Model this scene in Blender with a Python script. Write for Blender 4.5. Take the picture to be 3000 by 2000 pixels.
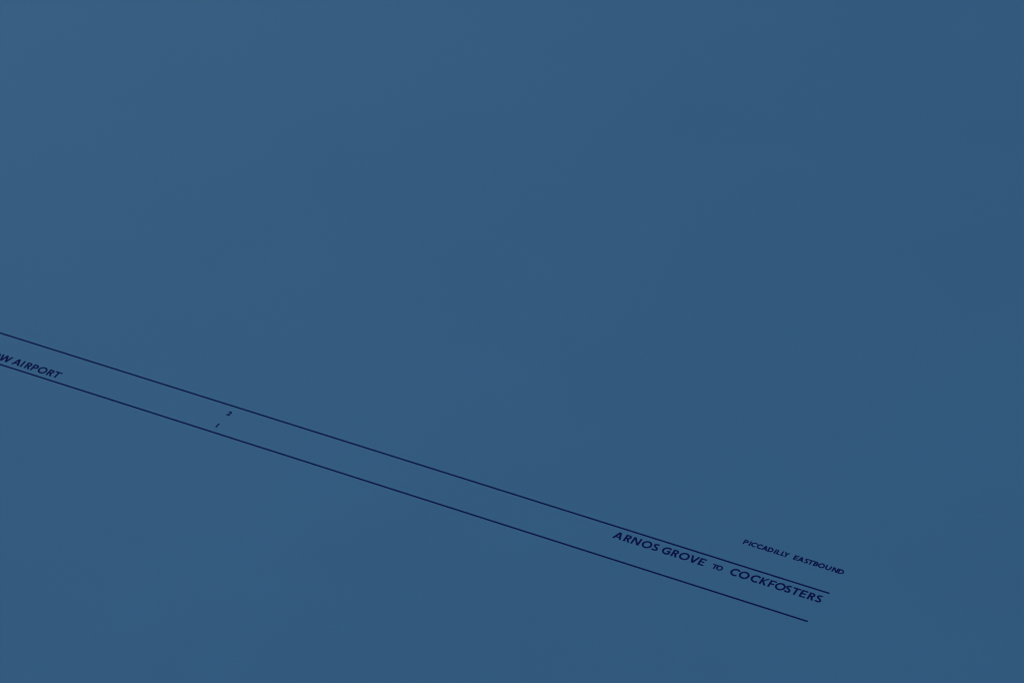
import bpy, math
from mathutils import Vector, Matrix
from mathutils.geometry import delaunay_2d_cdt

# ------------------------------------------------------------------ scene
for o in list(bpy.data.objects):
    bpy.data.objects.remove(o)
scene = bpy.context.scene
col = scene.collection

U = 0.00035                 # metres per layout unit on the sign face
ZC = 4.0                    # height of the layout origin above the platform

# ------------------------------------------------------------------ camera
# standing below and to the right of a high sign, long lens, tilted body
DIST = 10275.864 * U
RX = (0.88310059, 0.46730099, -0.04198965)     # image right   in (right, up, out) of the sign
RY = (0.25999547, -0.56189904, -0.78528455)    # image down
RZ = (-0.39055819, 0.68256813, -0.61770951)    # view direction
def W(c):
    return Vector((c[0], -c[2], c[1]))
cam_data = bpy.data.cameras.new('camera')
cam = bpy.data.objects.new('camera', cam_data)
col.objects.link(cam)
bx, by, bz = W(RX), -W(RY), -W(RZ)
m = Matrix((bx, by, bz)).transposed().to_4x4()
m.translation = Vector((0, 0, ZC)) - W(RZ) * DIST
cam.matrix_world = m
cam_data.sensor_width = 36.0
cam_data.sensor_fit = 'HORIZONTAL'
cam_data.lens = 10275.864 / 3000 * 36.0
cam_data.clip_start = 0.05
cam_data.clip_end = 500.0
scene.camera = cam

# ------------------------------------------------------------------ sky and sun
SUN_EL, SUN_AZ = math.radians(44), math.radians(-118)      # azimuth measured from +Y towards +X
world = bpy.data.worlds.new('World')
scene.world = world
world.use_nodes = True
nt = world.node_tree
bg = nt.nodes['Background']
sky = nt.nodes.new('ShaderNodeTexSky')
sky.sky_type = 'NISHITA'
sky.sun_disc = False
sky.sun_elevation = SUN_EL
sky.sun_rotation = SUN_AZ
sky.air_density = 1.0
sky.dust_density = 3.0
nt.links.new(sky.outputs['Color'], bg.inputs['Color'])
bg.inputs['Strength'].default_value = 0.10

sun_data = bpy.data.lights.new('sun', 'SUN')
sun_data.energy = 1.95
sun_data.angle = math.radians(14)
sun_data.color = (1.0, 0.95, 0.88)
sun = bpy.data.objects.new('sun', sun_data)
col.objects.link(sun)
sd = Vector((math.sin(SUN_AZ) * math.cos(SUN_EL), math.cos(SUN_AZ) * math.cos(SUN_EL), math.sin(SUN_EL)))
sun.rotation_euler = sd.to_track_quat('Z', 'Y').to_euler()
sun.location = sd * 20

scene.view_settings.view_transform = 'Standard'
scene.view_settings.look = 'None'
scene.view_settings.exposure = 0.0
scene.view_settings.gamma = 1.0
scene.render.engine = 'CYCLES'
scene.cycles.filter_width = 1.1

# ------------------------------------------------------------------ materials
PANEL = (0.0585, 0.199, 0.400)
INK = (0.0048, 0.0110, 0.118)

def material(name, base, rough, spec, mottle, bump, metal=0.0):
    mt = bpy.data.materials.new(name)
    mt.use_nodes = True
    n, l = mt.node_tree.nodes, mt.node_tree.links
    b = n['Principled BSDF']
    b.inputs['Roughness'].default_value = rough
    b.inputs['Specular IOR Level'].default_value = spec
    b.inputs['Metallic'].default_value = metal      # metallic share, added so a tinted sheen imitates uneven light on the panel
    tc = n.new('ShaderNodeTexCoord')
    # broad unevenness of the coating, a few decimetres across
    nz = n.new('ShaderNodeTexNoise')
    nz.inputs['Scale'].default_value = 3.4
    nz.inputs['Detail'].default_value = 3.0
    nz.inputs['Roughness'].default_value = 0.55
    nz.inputs['Distortion'].default_value = 0.6
    l.new(tc.outputs['Object'], nz.inputs['Vector'])
    mr = n.new('ShaderNodeMapRange')
    mr.inputs['From Min'].default_value = 0.3
    mr.inputs['From Max'].default_value = 0.7
    mr.inputs['To Min'].default_value = 1.0 - mottle
    mr.inputs['To Max'].default_value = 1.0 + mottle
    l.new(nz.outputs['Fac'], mr.inputs['Value'])
    vm = n.new('ShaderNodeVectorMath')
    vm.operation = 'SCALE'
    vm.inputs[0].default_value = base
    l.new(mr.outputs['Result'], vm.inputs['Scale'])
    l.new(vm.outputs['Vector'], b.inputs['Base Color'])
    # very fine orange-peel of the finish
    fn = n.new('ShaderNodeTexNoise')
    fn.inputs['Scale'].default_value = 420.0
    fn.inputs['Detail'].default_value = 2.0
    l.new(tc.outputs['Object'], fn.inputs['Vector'])
    bp = n.new('ShaderNodeBump')
    bp.inputs['Strength'].default_value = bump
    bp.inputs['Distance'].default_value = 0.0002
    l.new(fn.outputs['Fac'], bp.inputs['Height'])
    l.new(bp.outputs['Normal'], b.inputs['Normal'])
    return mt

M_PANEL = material('blue_coating', PANEL, 0.66, 0.005, 0.020, 0.05, 0.05)
M_INK = material('navy_ink', INK, 0.90, 0.01, 0.05, 0.06)

# ------------------------------------------------------------------ the sign
sign = bpy.data.objects.new('station_sign', None)
sign.location = (0, 0, ZC)
sign.empty_display_size = 0.2
sign['label'] = 'flat dark blue station sign printed with two long navy lines and navy capital names'
sign['category'] = 'sign'
col.objects.link(sign)

def link(name, verts, faces, mat, label=None, smooth=False):
    me = bpy.data.meshes.new(name)
    me.from_pydata(verts, [], faces)
    me.materials.append(mat)
    me.update()
    ob = bpy.data.objects.new(name, me)
    col.objects.link(ob)
    ob.parent = sign
    if label:
        ob['label'] = label
    return ob

def panel():
    """One thick sheet with rounded corners and a rolled edge."""
    x0, x1, y0, y1 = -4300 * U, 3900 * U, -3300 * U, 3500 * U
    rad, roll, thick = 0.035, 0.004, 0.024
    def loop(inset, out):
        pts = []
        for cx, cy, a in ((x1, y1, 0), (x0, y1, 90), (x0, y0, 180), (x1, y0, 270)):
            sx = -1 if cx > 0 else 1
            sy = -1 if cy > 0 else 1
            for k in range(9):
                t = math.radians(a + k * 90 / 8)
                r = rad - inset
                pts.append((cx + sx * rad + r * math.cos(t), -out, cy + sy * rad + r * math.sin(t)))
        return pts
    loops = [loop(0.0, -thick), loop(0.0, -roll)]
    for k in range(1, 6):
        t = math.radians(k * 18)
        loops.append(loop(roll * (1 - math.cos(t)), -roll + roll * math.sin(t)))
    n = len(loops[0])
    verts = [p for L in loops for p in L]
    faces = []
    for j in range(len(loops) - 1):
        for i in range(n):
            a, b = j * n + i, j * n + (i + 1) % n
            faces.append((a, b, b + n, a + n))
    faces.append(tuple(range(n))[::-1])
    faces.append(tuple(range((len(loops) - 1) * n, len(loops) * n)))
    return link('panel', verts, faces, M_PANEL)

INK_LIFT, INK_THICK = 0.00003, 0.00004

def inside(x, y, p):
    hit = False
    for i in range(len(p)):
        (x1, y1), (x2, y2) = p[i], p[i - 1]
        if (y1 > y) != (y2 > y) and x < (x2 - x1) * (y - y1) / (y2 - y1) + x1:
            hit = not hit
    return hit

def film(polys, lift):
    """Union of flat polygons (layout units) as one thin film: vertices and faces."""
    vs, fs = [], []
    for p in polys:
        area = sum(p[i - 1][0] * p[i][1] - p[i][0] * p[i - 1][1] for i in range(len(p)))
        if area < 0:
            p = p[::-1]
        fs.append(list(range(len(vs), len(vs) + len(p))))
        vs += [Vector(q) for q in p]
    ov, oe, of = delaunay_2d_cdt(vs, [], fs, 0, 1e-3)[:3]
    tris = []
    for f in of:
        gx = sum(ov[i].x for i in f) / len(f)
        gy = sum(ov[i].y for i in f) / len(f)
        if any(inside(gx, gy, p) for p in polys):
            tris.append(f)
    used = sorted({i for t in tris for i in t})
    idx = {v: k for k, v in enumerate(used)}
    n = len(used)
    verts = [(ov[i].x * U, -(lift + INK_THICK), ov[i].y * U) for i in used]
    verts += [(ov[i].x * U, -lift, ov[i].y * U) for i in used]
    faces, edges = [], set()
    for t in tris:
        q = [idx[i] for i in t]
        a, b, c = (verts[k] for k in q[:3])
        if (b[0] - a[0]) * (c[2] - a[2]) - (b[2] - a[2]) * (c[0] - a[0]) < 0:
            q = q[::-1]
        faces.append(tuple(q))
        for i in range(len(q)):
            edges.add((q[i], q[(i + 1) % len(q)]))
    for a, b in edges:
        if (b, a) not in edges:
            faces.append((b, a, a + n, b + n))
    return verts, faces

def ink_mesh(name, shapes, label=None):
    """shapes: one list of polygons per letter; touching letters lie a hair apart in depth."""
    V, F = [], []
    for k, polys in enumerate(shapes):
        v, f = film(polys, INK_LIFT + (k % 2) * 0.00001)
        F += [tuple(i + len(V) for i in q) for q in f]
        V += v
    return link(name, V, F, M_INK, label)

# ------------------------------------------------------------------ letter shapes
def bar(x0, y0, x1, y1):
    return [(x0, y0), (x1, y0), (x1, y1), (x0, y1)]

def arc(cx, cy, ro, ri, a0, a1, n=None, b0=None, b1=None, sx=1.0):
    """Ring sector as quads; a0..a1 on the outside, b0..b1 on the inside."""
    b0 = a0 if b0 is None else b0
    b1 = a1 if b1 is None else b1
    n = n or max(6, int(abs(a1 - a0) / 7.5))
    out = []
    pt = lambda r, t: (cx + sx * r * math.cos(math.radians(t)), cy + r * math.sin(math.radians(t)))
    for k in range(n):
        s, e = k / n, (k + 1) / n
        out.append([pt(ri, b0 + (b1 - b0) * s), pt(ro, a0 + (a1 - a0) * s),
                    pt(ro, a0 + (a1 - a0) * e), pt(ri, b0 + (b1 - b0) * e)])
    return out

def stroke(pts, w):
    """Mitred ribbon along a polyline."""
    P = [Vector(p) for p in pts]
    L, R = [], []
    for i, p in enumerate(P):
        d0 = (P[i] - P[i - 1]).normalized() if i else None
        d1 = (P[i + 1] - P[i]).normalized() if i < len(P) - 1 else None
        d = (d0 + d1).normalized() if d0 and d1 else (d0 or d1)
        nrm = Vector((-d.y, d.x))
        h = w / 2
        if d0 and d1:
            h /= max(0.5, nrm.dot(Vector((-d1.y, d1.x))))
        L.append(p + nrm * h)
        R.append(p - nrm * h)
    return [[tuple(R[i]), tuple(R[i + 1]), tuple(L[i + 1]), tuple(L[i])] for i in range(len(P) - 1)]

def bez(p0, p1, p2, p3, n=10):
    out = []
    for k in range(n + 1):
        t = k / n
        a, b, c, d = (1 - t) ** 3, 3 * t * (1 - t) ** 2, 3 * t * t * (1 - t), t ** 3
        out.append((a * p0[0] + b * p1[0] + c * p2[0] + d * p3[0], a * p0[1] + b * p1[1] + c * p2[1] + d * p3[1]))
    return out

def glyph(ch, x0, x1, H, w):
    """Outline polygons of a sans capital between x0 and x1, baseline 0, height H, stroke w."""
    q = []
    ww = w * 0.89                       # bars a touch lighter than stems
    cx = (x0 + x1) / 2
    if ch in 'I1':
        q.append(bar(x0, 0, x1, H))
    elif ch == 'L':
        q += [bar(x0, 0, x0 + w, H), bar(x0, 0, x1, ww)]
    elif ch in 'EF':
        q += [bar(x0, 0, x0 + w, H), bar(x0, H - ww, x1, H)]
        yc = H * (0.515 if ch == 'E' else 0.49)
        q.append(bar(x0, yc - ww / 2, x1 - 0.10 * H, yc + ww / 2))
        if ch == 'E':
            q.append(bar(x0, 0, x1, ww))
    elif ch == 'T':
        q += [bar(cx - w / 2, 0, cx + w / 2, H), bar(x0, H - ww, x1, H)]
    elif ch == 'H':
        q += [bar(x0, 0, x0 + w, H), bar(x1 - w, 0, x1, H), bar(x0, H * .5 - ww / 2, x1, H * .5 + ww / 2)]
    elif ch in 'AV':
        s = w * 1.08
        f = (lambda y: y) if ch == 'A' else (lambda y: H - y)
        q.append([(x0, f(0)), (x0 + s, f(0)), (cx + s * .54, f(H)), (cx - s * .54, f(H))])
        q.append([(x1 - s, f(0)), (x1, f(0)), (cx + s * .54, f(H)), (cx - s * .54, f(H))])
        if ch == 'A':
            yb, yt = H * .21, H * .21 + ww * .95
            k = (cx - s * .54 - x0) / H
            q.append([(x0 + s * .5 + k * yb, yb), (x1 - s * .5 - k * yb, yb), (x1 - s * .5 - k * yt, yt), (x0 + s * .5 + k * yt, yt)])
    elif ch == 'W':
        s = w * 1.05
        b1, b2 = x0 + (x1 - x0) * .275, x0 + (x1 - x0) * .725
        h = s * .5
        q.append([(x0, H), (x0 + s, H), (b1 + h, 0), (b1 - h, 0)])
        q.append([(cx - h, H), (cx + h, H), (b1 + h, 0), (b1 - h, 0)])
        q.append([(cx - h, H), (cx + h, H), (b2 + h, 0), (b2 - h, 0)])
        q.append([(x1 - s, H), (x1, H), (b2 + h, 0), (b2 - h, 0)])
    elif ch == 'N':
        q += [bar(x0, 0, x0 + w, H), bar(x1 - w, 0, x1, H)]
        q.append([(x0, H), (x0 + w * 1.15, H), (x1, 0), (x1 - w * 1.15, 0)])
    elif ch == 'O':
        r = (x1 - x0) / 2
        q += arc(cx, H / 2, r, r - w, 0, 360, 44)
    elif ch in 'CG':
        # x0..x1 is the width of the full circle the letter is cut from
        r = (x1 - x0) / 2
        ri = r - w
        a, b = 45, 37
        if ch == 'C':
            q += arc(cx, H / 2, r, ri, a, 360 - 56, 34, b, 360 - 47)
        else:
            xr = r * 0.70
            a2, b2 = math.degrees(math.acos(xr / r)), math.degrees(math.acos((xr - w * 0.95) / ri))
            q += arc(cx, H / 2, r, ri, a, 360 - a2, 34, b, 360 - b2)
            yl = H / 2 - math.sqrt(max(0, r * r - xr * xr))
            q.append(bar(cx + xr - w, yl + 0.02 * H, cx + xr, H / 2 + ww * .45))
            q.append(bar(cx - 0.02 * H, H / 2 - ww * .5, cx + xr, H / 2 + ww * .45))
            q.append([(cx + xr - w, yl + .05 * H), (cx + xr - w, H / 2 - math.sqrt(ri * ri - (xr - w) ** 2) - w * .5), (cx + xr, yl), (cx + xr, yl + .05 * H)])
    elif ch in 'PRBD':
        q.append(bar(x0, 0, x0 + w, H))
        def bowl(yb, yt, xr):
            r = (yt - yb) / 2
            xc = xr - r
            q.append(bar(x0, yt - ww, xc + .01, yt))
            q.append(bar(x0, yb, xc + .01, yb + ww))
            q.extend(arc(xc, (yb + yt) / 2, r, r - w * .97, -90, 90, 18))
        if ch == 'P':
            bowl(H * .38, H, x1)
        elif ch == 'R':
            xr = x1 - 0.06 * H
            bowl(H * .42, H, xr)
            q.append([(x1 - w * 1.15, 0), (x1, 0), (x0 + (x1 - x0) * .66, H * .46), (x0 + (x1 - x0) * .66 - w * 1.1, H * .46)])
        elif ch == 'B':
            bowl(H * .53 - ww * .5, H, x1 - 0.07 * H)
            bowl(0, H * .53 + ww * .5, x1)
        else:
            r = H / 2
            sx = min(1.0, (x1 - x0 - w * .6) / r)
            xc = x1 - r * sx
            q.append(bar(x0, H - ww, xc + .01, H))
            q.append(bar(x0, 0, xc + .01, ww))
            q.extend(arc(xc, H / 2, r, r - w, -90, 90, 24, sx=sx))
    elif ch == 'K':
        q.append(bar(x0, 0, x0 + w, H))
        q.append([(x1 - w * 1.25, H), (x1 - w * .05, H), (x0 + w * 1.05, H * .44), (x0 + w * .5, H * .52)])
        q.append([(x1 - w * 1.62, 0), (x1 - w * .32, 0), (x0 + w * 1.65, H * .58), (x0 + w * .80, H * .52)])
    elif ch == 'Y':
        s = w * 1.1
        ym = H * .44
        q.append(bar(cx - w / 2, 0, cx + w / 2, ym + .02 * H))
        q.append([(x0, H), (x0 + s, H), (cx + w / 2, ym), (cx - w / 2, ym)])
        q.append([(x1 - s, H), (x1, H), (cx + w / 2, ym), (cx - w / 2, ym)])
    elif ch == 'U':
        r = (x1 - x0) / 2
        q += [bar(x0, r, x0 + w, H), bar(x1 - w, r, x1, H)]
        q += arc(cx, r, r, r - w, 180, 360, 22)
    elif ch == 'S':
        X = lambda t: x0 + w / 2 + (x1 - x0 - w) * t
        h = w / 2
        pts = bez((X(.93), H * .865), (X(.80), H * 1.0 - h * .55), (X(.60), H - h), (X(.46), H - h), 7)
        pts += bez((X(.46), H - h), (X(.16), H - h), (X(.03), H * .83), (X(.03), H * .74), 7)[1:]
        pts += bez((X(.03), H * .74), (X(.03), H * .56), (X(1.0), H * .50), (X(1.0), H * .27), 12)[1:]
        pts += bez((X(1.0), H * .27), (X(1.0), H * .13), (X(.74), h), (X(.44), h), 7)[1:]
        pts += bez((X(.44), h), (X(.24), h), (X(.10), H * .13), (X(-.02), H * .22), 7)[1:]
        q += stroke(pts, w * .97)
    elif ch == '2':
        h = w / 2
        X = lambda t: x0 + h + (x1 - x0 - w) * t
        pts = bez((X(-.04), H * .73), (X(.10), H - h), (X(.35), H - h), (X(.50), H - h), 6)
        pts += bez((X(.50), H - h), (X(.85), H - h), (X(1), H * .83), (X(1), H * .70), 7)[1:]
        pts += bez((X(1), H * .70), (X(1), H * .50), (X(.5), H * .32), (X(.06), h * .9), 9)[1:]
        q += stroke(pts, w)
        q.append(bar(x0, 0, x1, ww))
    return q

def word(name, text, xs, base, H, w, label):
    """xs: left and right edge of every letter on the sign, in layout units."""
    shapes = [[[(x, y + base) for x, y in p] for p in glyph(ch, a, b, H, w)] for ch, (a, b) in zip(text, xs)]
    return ink_mesh(name, shapes, label)

# ------------------------------------------------------------------ build
panel()

T = 5.6                                   # thickness of the ruled lines
def rule(y, xa, xb, label):
    ink_mesh('printed_line', [[bar(xa, y - T / 2, xb, y + T / 2)]], label)
rule(-603.4, -3400, 1279.3, 'upper of the two navy lines')
rule(-728.3, -3400, 1271.8, 'lower of the two navy lines, ending further left')

HB, WB, BB = 28.4, 5.8, -648.9             # large capitals
HS, WS, BS = 18.8, 4.4, -520.9             # small capitals
def st(c, w, wid):                         # letter whose stem is centred on c
    return (c - w / 2, c - w / 2 + wid)
def ci(c, r):
    return (c - r, c + r)
RB, RS = 14.8, 9.7

word('lettering', 'HEATHROW', [(-1528, -1505), (-1498, -1480), (-1478, -1452), (-1451, -1427.5), (-1422, -1399),
     (-1389, -1369.5), ci(-1351.6, RB), (-1336, -1297.4)], -712.3, 28.4, WB, 'navy capitals reading HEATHROW, cut off by the left edge of the photo')
word('lettering', 'AIRPORT', [(-1288.2, -1261.6), ci(-1255.8, WB / 2), st(-1241.5, WB, 19.5), st(-1219, WB, 18.5),
     ci(-1185.5, RB), st(-1163.8, WB, 19.5), (-1147, -1123.4)], -712.2, 28.0, WB, 'navy capitals reading AIRPORT above the lower line')
word('lettering', 'ARNOS', [(652.3, 679), st(687.3, WB, 19.5), (707.5, 732), ci(752.1, RB), (769, 787.5)],
     BB, HB, WB, 'large navy capitals reading ARNOS')
word('lettering', 'GROVE', [ci(813.2, RB), st(831, WB, 19.5), ci(864.8, RB), (880.8, 906.6), (909.0, 927)],
     BB, HB, WB, 'large navy capitals reading GROVE')
word('lettering', 'TO', [(948.8, 965.4), ci(971.1, RS)], -646.4, 18.9, WS, 'small navy word TO between the two large names')
word('lettering', 'COCKFOSTERS', [ci(1017.7, RB), ci(1043.3, RB), ci(1078.2, RB), (1091.4, 1114), (1116.4, 1134.3),
     ci(1149.6, RB), (1163.5, 1182), (1183.6, 1205.6), (1208, 1226.8), st(1234.3, WB, 19.5), (1253, 1271.5)],
     BB, HB, WB, 'large navy capitals reading COCKFOSTERS at the right end of the lines')
word('lettering', 'PICCADILLY', [(984.6, 998.2), ci(1003.9, WS / 2), ci(1017, RS), ci(1033.8, RS), (1040, 1056.8),
     (1057, 1073), ci(1078.9, WS / 2), (1083.2, 1094.4), (1096.7, 1107.2), (1103.5, 1119.3)],
     BS, HS, WS, 'small navy capitals reading PICCADILLY above the upper line')
word('lettering', 'EASTBOUND', [(1133.8, 1147), (1146.8, 1163.3), (1165, 1176.9), (1175.5, 1191.3), (1192.3, 1205.4),
     ci(1215.1, RS), (1226.6, 1243.4), (1247.2, 1263.6), (1264.3, 1280.8)],
     BS, HS, WS, 'small navy capitals reading EASTBOUND above the end of the upper line')
word('numeral', '2', [(-588.4, -576)], -646.1, 18.5, WS, 'small navy figure 2 under the upper line')
word('numeral', '1', [ci(-584.6, WS / 2)], -706.4, 18.4, WS, 'small navy figure 1 just above the lower line')
